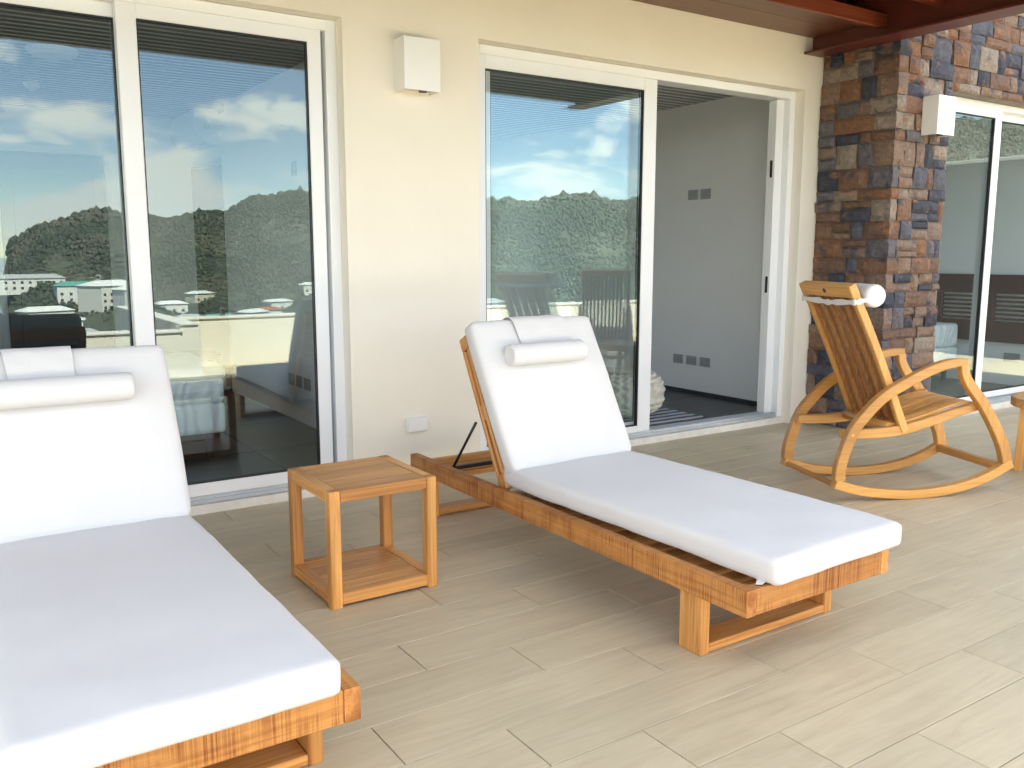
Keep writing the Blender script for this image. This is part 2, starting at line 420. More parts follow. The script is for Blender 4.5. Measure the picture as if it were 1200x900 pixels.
# stone faced wing
sw = thing('stone_wall', 'wing wall faced with rough brown, rust and blue-black cut stone', 'wall')
SX, SY = 5.462, -.588
boxes('wall_core', [(SX, 6.10, SY, -.30, -.3, 3.0), (6.10, 9.4, SY, -.30, 2.385, 3.0), (8.75, 9.4, SY, -.30, -.3, 2.385), (SX, 5.72, -.30, -.001, -.3, 3.0)], MORTAR, sw)
def stone(b, face, sd, corner=False):
    """one rough faced stone; face 'x' looks to -x, 'y' looks to -y, 'xy' is a corner stone"""
    x0, x1, y0, y1, z0, z1 = b
    bm = bmesh.new(); bm_box(bm, b)
    bmesh.ops.subdivide_edges(bm, edges=bm.edges[:], cuts=3, use_grid_fill=True)
    rnd = random.Random(sd)
    for v in bm.verts:
        p = v.co
        ex = min(p.y - y0, y1 - p.y) if face == 'x' else min(p.x - x0, x1 - p.x)
        n = noise.noise(p * 16 + Vector((sd * 3.1, sd, 0)))
        n2 = noise.noise(p * 40 + Vector((sd, 0, 0)))
        edge = 1 if (min(p.z - z0, z1 - p.z) < 1e-4) else 0
        if face in ('x', 'xy') and p.x < x0 + 1e-4:
            e = edge or (min(p.y - y0, y1 - p.y) < 1e-4 and not (face == 'xy' and p.y < y0 + 1e-4))
            p.x += (.008 if e else 0) + (0 if e else -.008) + n * .009 + n2 * .005
        if face in ('y', 'xy') and p.y < y0 + 1e-4:
            e = edge or (min(p.x - x0, x1 - p.x) < 1e-4 and not (face == 'xy' and p.x < x0 + 1e-4))
            p.y += (.008 if e else 0) + (0 if e else -.008) + n * .009 + n2 * .005
        if face == 'x': p.y += rnd.uniform(-.0012, .0012)
        if edge: p.z += rnd.uniform(-.0015, .0015)
    # give every mesh its own centre, so that the colour pattern differs
    c = Vector(((x0 + x1) / 2, (y0 + y1) / 2, (z0 + z1) / 2))
    for v in bm.verts: v.co -= c
    o = from_bm('stone', bm, STONE, sw); o.location = c
    return o
rs = random.Random(31)
sid = [0]
def fill_row(face, a0, a1, z0, z1):
    """split a course from a0 to a1 into stones of uneven length; some are two thin stones high"""
    a = a0
    while a < a1 - .01:
        w = rs.choice([.09, .12, .15, .19, .23, .28, .32])
        if z1 - z0 > .12: w = rs.choice([.10, .13, .16, .20, .24])
        if a1 - (a + w) < .06: w = a1 - a
        zs = [(z0, z1)]
        if z1 - z0 > .115 and rs.random() < .4:
            m = z0 + (z1 - z0) * rs.choice([.4, .5, .6]); zs = [(z0, m), (m, z1)]
        for (q0, q1) in zs:
            g = .0016; pr = rs.uniform(.012, .034); sid[0] += 1
            if face == 'x': b = (SX - pr, SX + .02, a + g, a + w - g, q0 + g, q1 - g)
            else: b = (a + g, a + w - g, SY - pr, SY + .02, q0 + g, q1 - g)
            stone(b, face, sid[0])
        a += w
z = 0.002
while z < 2.995:
    h = rs.choice([.075, .095, .11, .125, .145, .165])
    if 3.0 - (z + h) < .06: h = 2.998 - z
    # corner stone, long side alternating
    cx = rs.uniform(.05, .12); cy = rs.uniform(.12, .26)
    g = .0022; sid[0] += 1
    p1 = rs.uniform(.014, .026)
    stone((SX - p1, SX + cx, SY - p1, SY + cy, z + g, z + h - g), 'xy', sid[0])
    fill_row('x', SY + cy, -.004, z, z + h)
    top = 6.083 if z + h * .5 < 2.385 else (7.75)
    fill_row('y', SX + cx, top, z, z + h) if not (z < 2.385 < z + h) else None
    if z < 2.385 < z + h:
        fill_row('y', SX + cx, 6.083, z, z + h); fill_row('y', 6.083, 7.75, 2.388, z + h)
    z += h
box('parapet_trim', (SX - .05, 9.45, SY - .06, -.28, 3.002, 3.14), STUCCO, sw)

# ------------------------------------------------------------------ rooms behind the doors
def struct(o): return tag(o, kind='structure')
FZ = .02
def room_floor(name, x0, x1, y0, y1, ox, oy, s):
    f = struct(box(name, (x0, x1, y0, y1, -.3, FZ - .006), DGROUT))
    x = ox
    while x > x0: x -= s
    while x < x1:
        y = oy
        while y > y0: y -= s
        while y < y1:
            a = (max(x0, x + .003), min(x1, x + s - .003), max(y0, y + .003), min(y1, y + s - .003))
            if a[1] - a[0] > .02 and a[3] - a[2] > .02:
                box('floor_tile', (*a, FZ - .006, FZ), DTILE, f, .001)
            y += s
        x += s
room_floor('room_floor', -3.6, 3.9, .262, 5.6, 1.635, .3, .9)
room_floor('room_floor', 3.9, 5.62, .262, 5.6, 3.9, .3, .9)
room_floor('room_floor', 5.73, 8.5, -.298, 4.2, 5.8, -.2, .9)
CZ = 2.53
def room_ceiling(name, x0, x1, y0, y1):
    c = struct(box(name, (x0, x1, y0, y1, CZ + .02, CZ + .06), CEILB))
    y = y0; P = .098; me = None
    while y + P < y1:
        if me is None:
            bm = bmesh.new(); bm_box(bm, (x0, x1, .008, P - .008, CZ, CZ + .022), .004); me = bpy.data.meshes.new('ceiling_board'); bm.to_mesh(me); bm.free(); me.materials.append(CEIL)
        o = bpy.data.objects.new('ceiling_board', me); link(o, c); o.location = (0, y, 0)
        box('ceiling_strip', (x0, x1, y + P - .008, y + P + .008, CZ - .004, CZ + .012), CEILS, c)
        y += P
room_ceiling('ceiling', -3.6, 2.222, .25, 4.8)
room_ceiling('ceiling', 2.42, 5.622, .25, 4.8)
room_ceiling('ceiling', 5.72, 8.5, -.298, 4.2)
def back_wall(x0, x1, y0, y1, a, b, za, zb, label):
    struct(boxes('wall_back', [(x0, a, y0, y1, FZ, 2.59), (b, x1, y0, y1, FZ, 2.59), (a, b, y0, y1, FZ, za), (a, b, y0, y1, zb, 2.59)], INWALL))
    t = thing('added_light_window', label, 'window', ((a + b) / 2, y0 + .05, za))  # window added out of sight to let more light into the room
    w = (b - a) / 2; h = zb - za
    box('frame', (-w, -w + .06, 0, .06, 0, h), WHITE, t, .003); box('frame', (w - .06, w, 0, .06, 0, h), WHITE, t, .003)
    box('frame', (-w + .06, w - .06, 0, .06, 0, .06), WHITE, t, .003); box('frame', (-w + .06, w - .06, 0, .06, h - .06, h), WHITE, t, .003)
    box('pane', (-w + .06, w - .06, .025, .033, .06, h - .06), RGLASS, t)
back_wall(-3.6, 2.221, 4.8, 4.95, -3.3, -.7, .5, 2.3, 'wide unseen back window, added to light the room with the white bed')
back_wall(3.381, 5.62, 4.8, 4.95, 3.5, 5.45, .12, 2.42, 'wide unseen back window, added to light the room with the pouf')
struct(box('wall_end', (-3.75, -3.6, .25, 4.95, -.3, 2.59), INWALL))
struct(boxes('wall_between', [(2.222, 2.42, .252, 3.74, -.3, 2.59), (2.222, 2.42, 3.74, 4.95, 2.10, 2.59)], INWALL))
struct(boxes('wall_passage', [(3.30, 3.38, 3.5, 5.7, -.3, 2.59), (2.421, 3.299, 3.5, 3.6, -.3, 2.59), (2.12, 3.299, 5.6, 5.7, -.3, 2.59), (2.12, 2.221, 4.951, 5.599, -.3, 2.59), (2.222, 3.299, 3.6, 5.599, 2.45, 2.52)], DARKWOOD))
struct(boxes('wall_right', [(5.622, 5.72, -.002, 4.95, -.3, 2.59)], INWALL))
struct(boxes('wall_headboard', [(8.5, 8.6, -.30, 4.2, -.3, 2.59)], INWALL))
back_wall(5.72, 8.6, 4.2, 4.3, 5.9, 7.6, .8, 2.2, 'unseen back window, added to light the room with the mahogany headboard')
struct(box('skirting', (5.602, 5.621, .262, 4.8, FZ, .05), DTILE))
rf = thing('roof_and_shade_block', 'house roof slabs with an unseen block added on top to shade the terrace', 'building'); box('roof_slab', (-4.2, 9.4, -.28, 5.9, 3.142, 3.3), STUCCO, rf); box('roof_slab', (-4.2, 5.46, .0, 5.2, 3.002, 3.141), STUCCO, rf); box('shade_block', (-4.2, 9.4, .35, 5.0, 3.302, 6.0), STUCCO, rf)  # unseen upper block, added so the house shadow reaches farther over the terrace

# ------------------------------------------------------------------ sliding doors
def frame_parts(d, x0, x1, yf, zt, jw=.055):
    """outer frame of a sliding door: jambs, head and threshold"""
    ya, yb = yf, yf + .13
    box('jamb', (x0, x0 + jw, ya, yb, .045, zt), WHITE, d, .003)
    box('jamb', (x1 - jw, x1, ya, yb, .045, zt), WHITE, d, .003)
    box('head', (x0 + jw, x1 - jw, ya, yb, zt - jw, zt - .002), WHITE, d, .003)
    box('threshold', (x0 + jw, x1 - jw, ya, yb, .045, .066), TRACK, d, .002)
    for k in range(3):
        yy = ya + .018 + k * .042
        box('track_rail', (x0 + jw, x1 - jw, yy, yy + .006, .066, .080), TRACK, d)
    box('sill', (x0 - .002, x1 + .002, yf - .022, yf + .17, -.02, .044), SILL, d, .004)
def sash(d, x0, x1, y0, z0, z1, sl, sr, st, sb, name='sash'):
    """one glazed leaf: stiles and rails, a dark gasket and the pane"""
    s = bpy.data.objects.new(name, None); link(s, d)
    y1 = y0 + .045
    box('stile', (x0, x0 + sl, y0, y1, z0, z1), WHITE, s, .003)
    box('stile', (x1 - sr, x1, y0, y1, z0, z1), WHITE, s, .003)
    box('rail', (x0 + sl, x1 - sr, y0 + .001, y1 - .001, z1 - st, z1), WHITE, s, .002)
    box('rail', (x0 + sl, x1 - sr, y0 + .001, y1 - .001, z0, z0 + sb), WHITE, s, .002)
    a0, a1, c0, c1 = x0 + sl, x1 - sr, z0 + sb, z1 - st
    g = .006
    boxes('gasket', [(a0, a0 + g, y0 + .006, y1 - .012, c0, c1), (a1 - g, a1, y0 + .006, y1 - .012, c0, c1), (a0 + g, a1 - g, y0 + .006, y1 - .012, c0, c0 + g), (a0 + g, a1 - g, y0 + .006, y1 - .012, c1 - g, c1)], GASKET, s)
    box('pane', (a0 + g, a1 - g, y0 + .016, y0 + .024, c0 + g, c1 - g), GLASS, s)
    return s
d1 = thing('sliding_door', 'closed white sliding glass door behind the lounger with the bed inside', 'sliding door')
frame_parts(d1, -.92, 1.788, YF, ZT)
sash(d1, -.865, .835, YF + .062, .082, 2.343, .075, .062, .06, .062)
sash(d1, .772, 1.712, YF + .008, .082, 2.343, .085, .070, .062, .062)
d2 = thing('sliding_door', 'white sliding glass door pushed half open onto the empty room', 'sliding door')
frame_parts(d2, 2.570, 5.275, YF, ZT)
sash(d2, 2.590, 3.953, YF + .008, .082, 2.343, .079, .107, .072, .042)
sash(d2, 2.66, 3.955, YF + .062, .082, 2.343, .075, .075, .06, .062)
box('inner_jamb', (5.140, 5.219, YF + .05, YF + .125, .066, 2.34), WHITE, d2, .004)
for zz in (1.86, 1.03):
    box('latch_keeper', (5.134, 5.141, YF + .07, YF + .09, zz - .06, zz + .06), DARKM, d2, .002)
d3 = thing('sliding_door', 'white sliding glass door in the stone faced wing', 'sliding door')
frame_parts(d3, 6.100, 8.75, -.50, 2.385, .05)
sash(d3, 6.13, 6.985, -.492, .082, 2.335, .05, .09, .055, .05)
sash(d3, 6.93, 8.69, -.438, .082, 2.335, .09, .07, .055, .05)

# ------------------------------------------------------------------ red steel and timber canopy
cp = thing('canopy', 'dark red steel beam canopy with timber purlins over the terrace', 'canopy')
YE = -2.52
def ibeam(xc, y0, y1, zb, zt):
    bm = bmesh.new()
    bm_box(bm, (xc - .097, xc + .097, y0, y1, zb, zb + .014), .002); bm_box(bm, (xc - .097, xc + .097, y0, y1, zt - .014, zt), .002); bm_box(bm, (xc - .007, xc + .007, y0 + .001, y1 - .001, zb + .014, zt - .014))
    return from_bm('steel_beam', bm, RED, cp)
ibeam(5.334, YE, -.001, 2.635, 2.93)
ibeam(-2.6, YE, -.001, 2.635, 2.93)
box('soffit_board', (-2.50, 5.322, -.27, -.003, 2.752, 2.775), SOFFIT, cp, .003)
box('soffit_board', (-2.50, 5.322, -.535, -.273, 2.752, 2.775), SOFFIT, cp, .003)
box('purlin', (-2.50, 5.322, -.585, -.537, 2.700, 2.79), REDW, cp, .004)
y = -.92
while y > YE + .1:
    box('purlin', (-2.50, 5.322, y - .05, y, 2.755, 2.86), REDW, cp, .004); y -= .37
box('edge_beam', (-2.50, 5.322, YE, YE + .06, 2.69, 2.90), REDW, cp, .004)
yb = -.012
while yb > YE + .02:
    box('roof_board', (-2.70, 5.43, yb - .178, yb, 2.932, 2.957), SOFFIT, cp, .002); yb -= .181
for yy in (-.40, -.62):
    lathe('bolt', [(.012, 0), (.012, .01), (.006, .014)], STEEL, cp, 10, (5.29, yy, 2.6485))

# ------------------------------------------------------------------ parapet and glass railing across the terrace
pw = thing('parapet_wall', 'low cream parapet around the open side of the terrace', 'wall')
box('wall_segment', (2.30, 11.05, -5.85, -5.65, -.3, .53), STUCCO, pw); box('coping', (2.28, 11, -5.87, -5.63, .531, .555), SILL, pw, .004)
box('wall_segment', (-6, 2.10, -5.04, -4.86, -.3, .46), STUCCO, pw); box('coping', (-6, 2.12, -5.06, -4.84, .461, .485), SILL, pw, .004)
box('wall_segment', (2.101, 2.299, -8.4, -4.87, -.3, .53), STUCCO, pw); box('coping', (2.09, 2.279, -8.4, -4.85, .531, .555), SILL, pw, .004)
sdw = thing('side_wall', 'tall charcoal side wall closing the far end of the terrace', 'wall')
box('wall_body', (10.85, 11.05, -5.62, -.05, -.3, 2.36), plain('charcoal_render', (.07, .075, .08), .85, 0, 2, .08), sdw); box('coping', (10.83, 11.07, -5.62, -.03, 2.361, 2.40), SILL, sdw, .004)
gr = thing('glass_railing', 'clear glass railing panels on top of the parapet', 'railing')
x = 2.45
while x < 10.5:
    p = box('pane', (x, x + 1.62, -5.756, -5.744, .58, 1.22), RGLASS, gr, .002)
    for q in (.3, 1.3): box('clamp', (x + q, x + q + .05, -5.775, -5.725, .556, .64), STEEL, p, .003)
    x += 1.66

# ------------------------------------------------------------------ loungers
def make_lounger(label, loc, Lb=.69, rise=(.61, .335)):
    t = thing('sun_lounger', label, 'sun lounger', loc, 0, 'teak sun loungers')
    W_, Ln, zt, zb = .686, 2.14, .2815, .200
    for x0 in (0, W_ - .04):
        box('side_rail', (x0, x0 + .04, 0, Ln, zb, zt), SAWN_Y, t, .003, 2)
    box('foot_rail', (.0405, W_ - .0405, .001, .042, zb + .001, zt - .001), SAWN_X, t, .002)
    box('head_rail', (.0405, W_ - .0405, Ln - .16, Ln - .125, zb + .002, zt - .004), TEAK[0], t, .003)
    box('cross_rail', (.0405, W_ - .0405, 1.33, 1.37, zb + .002, zb + .05), TEAK[0], t, .003)
    for x0 in (.0405, W_ - .0655):
        box('ledger', (x0, x0 + .025, .043, 1.329, zb + .01, zb + .035), TEAK[1], t)
    n = 15
    for k in range(n):
        y0 = .052 + k * (1.27 / n)
        box('slat', (.042, W_ - .042, y0, y0 + .062, zb + .036, zb + .054), TEAK[0], t, .003)
    for ya in (.195, 1.955):
        for x0 in (.02, W_ - .02 - .038):
            box('leg', (x0, x0 + .038, ya, ya + .098, 0, zb - .001), TEAK[2], t, .003)
        box('leg_base', (.0585, W_ - .0585, ya + .001, ya + .097, .004, .032), TEAK[0], t, .003)
        box('leg_top', (.0585, W_ - .0585, ya + .03, ya + .097, zb - .03, zb - .002), TEAK[0], t, .003)
    # raised backrest frame
    bf = bpy.data.objects.new('backrest', None); link(bf, t)
    A = Vector((0, 1.365, .283)); ang = math.atan2(*rise)
    M = Matrix.Translation(A) @ Matrix.Rotation(ang, 4, 'X')
    bf.matrix_local = M
    for x0 in (.0425, W_ - .0775):
        box('stile', (x0, x0 + .035, .055, Lb - .06, .004, .022), TEAK[1], bf, .004)
        box('rear_stile', (x0, x0 + .035, .03, Lb - .06, -.038, -.016), TEAK[1], bf, .005)
        for ya, yb in ((-.015, .0545), (.30, .37), (Lb - .0595, Lb)):
            box('spacer', (x0 + .001, x0 + .034, ya, yb, -.0375 if yb < .06 or yb > .5 else -.0155, .0215 if yb < .06 or yb > .5 else .0035), TEAK[0], bf, .003)
    box('top_rail', (.0785, W_ - .0785, Lb - .055, Lb, -.016, .016), TEAK[0], bf, .003)
    for k in range(7):
        y0 = .05 + k * .085
        box('slat', (.0785, W_ - .0785, y0, y0 + .055, -.002, .014), TEAK[0], bf, .003)
    # black prop stay
    pr = bpy.data.objects.new('prop_stay', None); link(pr, t)
    for xx in (.085, W_ - .085):
        tube('rod', [(xx, 1.86, .262), (xx, 1.655, .505)], .0065, DARKM, pr)
    box('bar', (.042, W_ - .042, 1.85, 1.875, .246, .264), DARKM, pr, .002)
    return t
def make_cushion(label, loc, sd, dx=0, bx0=.09, bl=.725, rise=(.61, .335), hy=1.352, rz=0):
    t = thing('lounger_cushion', label, 'cushion', loc, 0, 'white lounger cushions')
    t.rotation_euler.z = rz
    s = pad('seat_pad', (.09 + dx, .748 + dx, -.035, 1.385, .2835, .368), .022, CANVAS, t, .008, sd)
    A = Vector((0, hy, .292)); ang = math.atan2(*rise)
    M = Matrix.Translation(A) @ Matrix.Rotation(ang, 4, 'X')
    pad('back_pad', (bx0 + dx, .748 + dx, .03, bl, .026, .108), .022, CANVAS, t, .010, sd + 3, .003, xf=M)
    bm = bmesh.new()
    vs = [bm.verts.new(p) for p in [(.108 + dx, .075, .2885), (.085 + dx, .035, .2885), (.062 + dx, .022, .2845), (.078 + dx, .010, .2845), (.105 + dx, .015, .2885), (.130 + dx, .055, .2885)]]
    bm.faces.new([vs[0], vs[1], vs[4], vs[5]]); bm.faces.new([vs[1], vs[2], vs[3], vs[4]])
    r = bmesh.ops.extrude_face_region(bm, geom=bm.faces[:]); bmesh.ops.translate(bm, vec=(0, 0, .003), verts=[v for v in r['geom'] if isinstance(v, bmesh.types.BMVert)])
    bmesh.ops.recalc_face_normals(bm, faces=bm.faces)
    from_bm('tie_strap', bm, CANVAS, t)
    return t, M
def make_roll(label, loc, M, xa, xb, yy, sx0, sx1, rz=0, top=.725):
    t = thing('head_pillow', label, 'pillow', loc, 0, 'white head rolls')
    t.rotation_euler.z = rz
    r = .048; bm = bmesh.new(); rings = []; n = 28
    prof = [(0, .0), (.004, r * .80), (.008, r * .93), (.016, r)] + [(.016 + (xb - xa - .032) * k / 18, r) for k in range(1, 18)] + [(xb - xa - .016, r), (xb - xa - .008, r * .93), (xb - xa - .004, r * .80), (xb - xa, 0)]
    for px, pr in prof[1:-1]:
        ring = []
        for k in range(n):
            a = 2 * math.pi * k / n
            w = 1 + .018 * noise.noise(Vector((px * 9, math.cos(a) * 1.3, math.sin(a) * 1.3 + loc[0])))
            q = Vector((xa + px, yy + math.cos(a) * pr * w, .112 + r * .90 + math.sin(a) * pr * w * .93))
            ring.append(bm.verts.new(M @ q))
        rings.append(ring)
    for Aa, B in zip(rings, rings[1:]):
        for k in range(n): bm.faces.new((Aa[k], Aa[(k + 1) % n], B[(k + 1) % n], B[k])).smooth = True
    bm.faces.new(rings[0]); bm.faces.new(list(reversed(rings[-1]))); bmesh.ops.recalc_face_normals(bm, faces=bm.faces)
    from_bm('roll', bm, CANVAS, t)
    # flat strap that goes from the roll over the top of the back pad
    bm = bmesh.new()
    path = spline([(yy + .005, .168), (yy + .045, .140), (yy + .075, .1285), (top - .05, .1265), (top - .009, .119), (top + .013, .096), (top + .016, .06), (top + .012, .03)], 4)
    def sheet(off):
        out = []
        for i, (a, b) in enumerate(path):
            p0 = path[max(i - 1, 0)]; p1 = path[min(i + 1, len(path) - 1)]
            tv = Vector((p1[0] - p0[0], p1[1] - p0[1])).normalized(); nv = Vector((tv.y, -tv.x)) * -off
            f = i / (len(path) - 1); xs = sx0 - .03 * f
            out.append([bm.verts.new(M @ Vector((xs + (sx1 - xs) * k / 8, a + nv.x, b + nv.y + .0008 * math.sin(k * 1.3 + i * .6)))) for k in range(9)])
        return out
    U, D_ = sheet(.0), sheet(-.003)
    n0 = len(path)
    for i in range(n0 - 1):
        for k in range(8):
            bm.faces.new((U[i][k], U[i][k + 1], U[i + 1][k + 1], U[i + 1][k])); bm.faces.new((D_[i][k], D_[i + 1][k], D_[i + 1][k + 1], D_[i][k + 1]))
        bm.faces.new((U[i][0], U[i + 1][0], D_[i + 1][0], D_[i][0])); bm.faces.new((U[i][8], D_[i][8], D_[i + 1][8], U[i + 1][8]))
    for k in range(8): bm.faces.new((U[0][k], D_[0][k], D_[0][k + 1], U[0][k + 1])); bm.faces.new((U[-1][k], U[-1][k + 1], D_[-1][k + 1], D_[-1][k]))
    bmesh.ops.recalc_face_normals(bm, faces=bm.faces)
    from_bm('strap', bm, CANVAS, t)
    return t
LA = (.058, -2.46, 0); LB = (1.905, -2.566, 0)
make_lounger('teak lounger between the side table and the half open door', LB)
c2, M2 = make_cushion('white cushion on the lounger between side table and half open door', LB, 1.3, bx0=.08, bl=.712, rz=R(1.8))
make_roll('white head roll on the lounger beside the half open door', LB, M2, .185, .60, .520, .30, .57, R(1.8), .712)
make_lounger('teak lounger in front of the closed door with the bed behind', LA, .645)
c1, M1 = make_cushion('white cushion on the lounger in front of the closed glass door', LA, 5.1, -.115, bl=.672)
make_roll('white head roll on the lounger in front of the closed door', LA, M1, .03, .505, .500, .14, .33, 0, .672)

# ------------------------------------------------------------------ cube side table
st = thing('side_table', 'square open teak side table between the two loungers', 'side table', (1.0997, -1.3944, 0))
S, Ht, P = .424, .430, .041
for (a, b) in ((0, 0), (S - P, 0), (0, S - P), (S - P, S - P)):
    lg = box('leg', (a, a + P, b, b + P, 0, Ht - .001), TEAK[2], st, .0025)
    box('end_grain', (a + .003, a + P - .003, b + .003, b + P - .003, Ht - .0012, Ht + .0006), END, lg)
for nm, z0, z1 in (('top_rail', Ht - .042, Ht - .0005), ('bottom_rail', .012, .054)):
    for b in (0, S - P): box(nm, (P + .0004, S - P - .0004, b + .001, b + P - .001, z0, z1), TEAK[0], st, .002)
    for a in (0, S - P): box(nm, (a + .001, a + P - .001, P + .0004, S - P - .0004, z0, z1), TEAK[1], st, .002)
for nm, z0, z1 in (('top_board', Ht - .022, Ht - .002), ('shelf_board', .030, .050)):
    w = (S - 2 * P - .002) / 5
    for k in range(5):
        y0 = P + .001 + k * w
        box(nm, (P + .0006, S - P - .0006, y0 + .0007, y0 + w - .0007, z0, z1), TEAK[0], st, .0016)
box('maker_plate', (-.0012, .0004, .150, .185, .026, .038), plain('plate_metal', (.55, .42, .26), .3, .8), st, .0004)

# ------------------------------------------------------------------ rocking chair
def make_rocker(label, loc, rz):
    t = thing('rocking_chair', label, 'rocking chair', loc, rz, 'teak rocking chairs')
    VW = .55
    for v0 in (0.0, VW - .045):
        v1 = v0 + .045
        band('rocker', [(-.396, .104, .05), (-.28, .066, .047), (-.15, .041, .046), (0, .025, .046), (.12, .0235, .046), (.25, .032, .046), (.40, .062, .046), (.52, .104, .048), (.632, .160, .052)], v0, v1, RTEAK[0], t)
        band('arm', [(-.372, .120, .060), (-.366, .20, .056), (-.315, .352, .055), (-.25, .440, .055), (-.15, .535, .054), (-.035, .600, .053), (.094, .660, .05), (.215, .697, .046), (.318, .704, .036)], v0 + .002, v1 - .002, RTEAK[0], t)
        band('front_leg', [(.306, .690, .050), (.312, .645, .048), (.348, .585, .050), (.43, .490, .054), (.515, .365, .056), (.580, .245, .058), (.608, .150, .06)], v0 + .001, v1 - .001, RTEAK[2], t)
        s = 1 if v0 == 0 else -1
        a = v1 + .001 if s == 1 else v0 - .036
        band('seat_rail', [(-.345, .350, .046), (-.25, .345, .050), (-.12, .346, .052), (.02, .360, .052), (.18, .398, .050), (.30, .432, .046), (.455, .468, .042)], a, a + .035, RTEAK[0], t)
        for (u, zz) in ((-.318, .352), (.468, .462)):
            vv = -.001 if s == 1 else VW + .001
            tube('screw_plug', [(u, vv, zz), (u, vv + .004 * s, zz)], .009, RTEAK[1], t, 10)
    tube('back_bar', [(-.055, .081, .366), (-.055, VW - .081, .366)], .026, RTEAK[1], t, 14)
    box('rear_stretcher', (-.395, -.365, .0455, VW - .0455, .080, .102), RTEAK[1], t, .004)
    box('front_stretcher', (.560, .600, .0455, VW - .0455, .118, .158), RTEAK[1], t, .004)
    # seat slats follow the curve of the rails
    n = 10; va, vb = .083, VW - .083; w = (vb - va) / n
    for k in range(n):
        v0 = va + k * w
        band('seat_slat', [(-.055, .382, .014), (.02, .388, .014), (.12, .410, .014), (.22, .440, .014), (.32, .468, .014), (.40, .480, .014), (.44, .474, .014)], v0 + .0048, v0 + w - .0048, RTEAK[0], t, 4, .002)
    # tall back
    bk = bpy.data.objects.new('backrest', None); link(bk, t)
    prof = [(.010, .350), (-.055, .50), (-.135, .68), (-.225, .87), (-.315, 1.045)]
    for v0 in (.040, VW - .040 - .030):
        band('stile', [(u, zz, .042) for u, zz in prof], v0, v0 + .030, RTEAK[2], bk)
    va, vb = .0705, VW - .0705; n = 11; w = (vb - va) / n
    for k in range(n):
        v0 = va + k * w
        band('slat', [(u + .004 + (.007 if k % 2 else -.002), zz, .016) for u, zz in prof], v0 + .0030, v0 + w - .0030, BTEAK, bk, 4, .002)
    band('top_rail', [(-.3155, 1.046, .046), (-.343, 1.100, .044)], .039, VW - .039, RTEAK[1], bk, 3, .004)
    tube('emblem', [(-.3475, VW / 2, 1.066), (-.3515, VW / 2, 1.064)], .013, plain('emblem_metal', (.05, .045, .06), .4, .4), bk, 16)
    return t
RZ = R(-21.5)
rk = make_rocker('teak rocking chair with slatted back in front of the stone wall', (4.098, -1.68, 0), RZ)
def make_neck(label, loc, rz):
    t = thing('neck_pillow', label, 'pillow', loc, rz, 'white neck rolls')
    n = 24; r = .058; bm = bmesh.new()
    C_ = Vector((-.212, 0, 1.045)); v0, v1 = .030, .520; rings = []
    for vv, rr in [(v0, .80), (v0 + .004, .93), (v0 + .014, 1)] + [(v0 + .014 + (v1 - v0 - .028) * k / 10, 1) for k in range(1, 10)] + [(v1 - .014, 1), (v1 - .004, .93), (v1, .8)]:
        rings.append([bm.verts.new(C_ + Vector((math.cos(6.28318 * k / n) * r * rr, vv, math.sin(6.28318 * k / n) * r * rr))) for k in range(n)])
    for A, B in zip(rings, rings[1:]):
        for k in range(n): bm.faces.new((A[k], A[(k + 1) % n], B[(k + 1) % n], B[k])).smooth = True
    bm.faces.new(rings[0]); bm.faces.new(list(reversed(rings[-1]))); bmesh.ops.recalc_face_normals(bm, faces=bm.faces)
    from_bm('roll', bm, CANVAS, t)
    # strap round the back
    bm = bmesh.new(); rows = []
    path = [(-.225, .036, 1.035), (-.285, .034, 1.022), (-.322, .034, 1.016), (-.331, .05, 1.014), (-.328, .20, 1.008), (-.327, .27, 1.004), (-.328, .35, 1.009), (-.331, .50, 1.014), (-.322, .516, 1.016), (-.285, .516, 1.022), (-.225, .514, 1.035)]
    cen = Vector((-.30, .275, 0)); sp = spline(path, 6)
    for i, p in enumerate(sp):
        q = Vector(p); wv = .013 + .003 * math.sin(i * .9)
        tv = Vector(sp[min(i + 1, len(sp) - 1)]) - Vector(sp[max(i - 1, 0)]); nv = Vector((tv.y, -tv.x, 0)).normalized()
        if nv.dot(Vector((q.x - cen.x, q.y - cen.y, 0))) < 0: nv = -nv
        o_ = nv * .004
        rows.append([bm.verts.new(q + e_) for e_ in (Vector((0, 0, -wv)) + o_, o_ * 1.3, Vector((0, 0, wv)) + o_, Vector((0, 0, wv)), Vector((0, 0, -wv)))])
    for A, B in zip(rows, rows[1:]):
        for k in range(5): bm.faces.new((A[k], A[(k + 1) % 5], B[(k + 1) % 5], B[k]))
    bm.faces.new(rows[0]); bm.faces.new(list(reversed(rows[-1])))
    bmesh.ops.recalc_face_normals(bm, faces=bm.faces)
    from_bm('strap', bm, CANVAS, t)
    return t
nk = make_neck('white neck roll strapped to the rocking chair by the stone wall', (4.098, -1.68, 0), RZ)
# a second rocking chair beyond the round table: seen in the door glass
rk2 = copy_tree(rk); rk2.location = (5.50, -2.66, 0); rk2.rotation_euler = (0, 0, R(-52)); rk2['label'] = 'second teak rocking chair on the far side of the round table, facing the view'
# ------------------------------------------------------------------ round table beside it
rt = thing('round_table', 'low round teak table beside the rocking chair', 'side table', (5.40, -1.80, 0))
lathe('table_top', [(.245, .372), (.252, .377), (.252, .422), (.248, .427)], RTEAK[0], rt, 40)
for k in range(4):
    a = R(149 + 90 * k); lg = bmesh.new()
    bm_tube(lg, [(math.cos(a) * .205, math.sin(a) * .205, .3715), (math.cos(a) * .225, math.sin(a) * .225, 0)], [.034, .027], 4); bmesh.ops.recalc_face_normals(lg, faces=lg.faces)
    o = from_bm('leg', lg, RTEAK[2], rt)
    for p in o.data.polygons: p.use_smooth = False

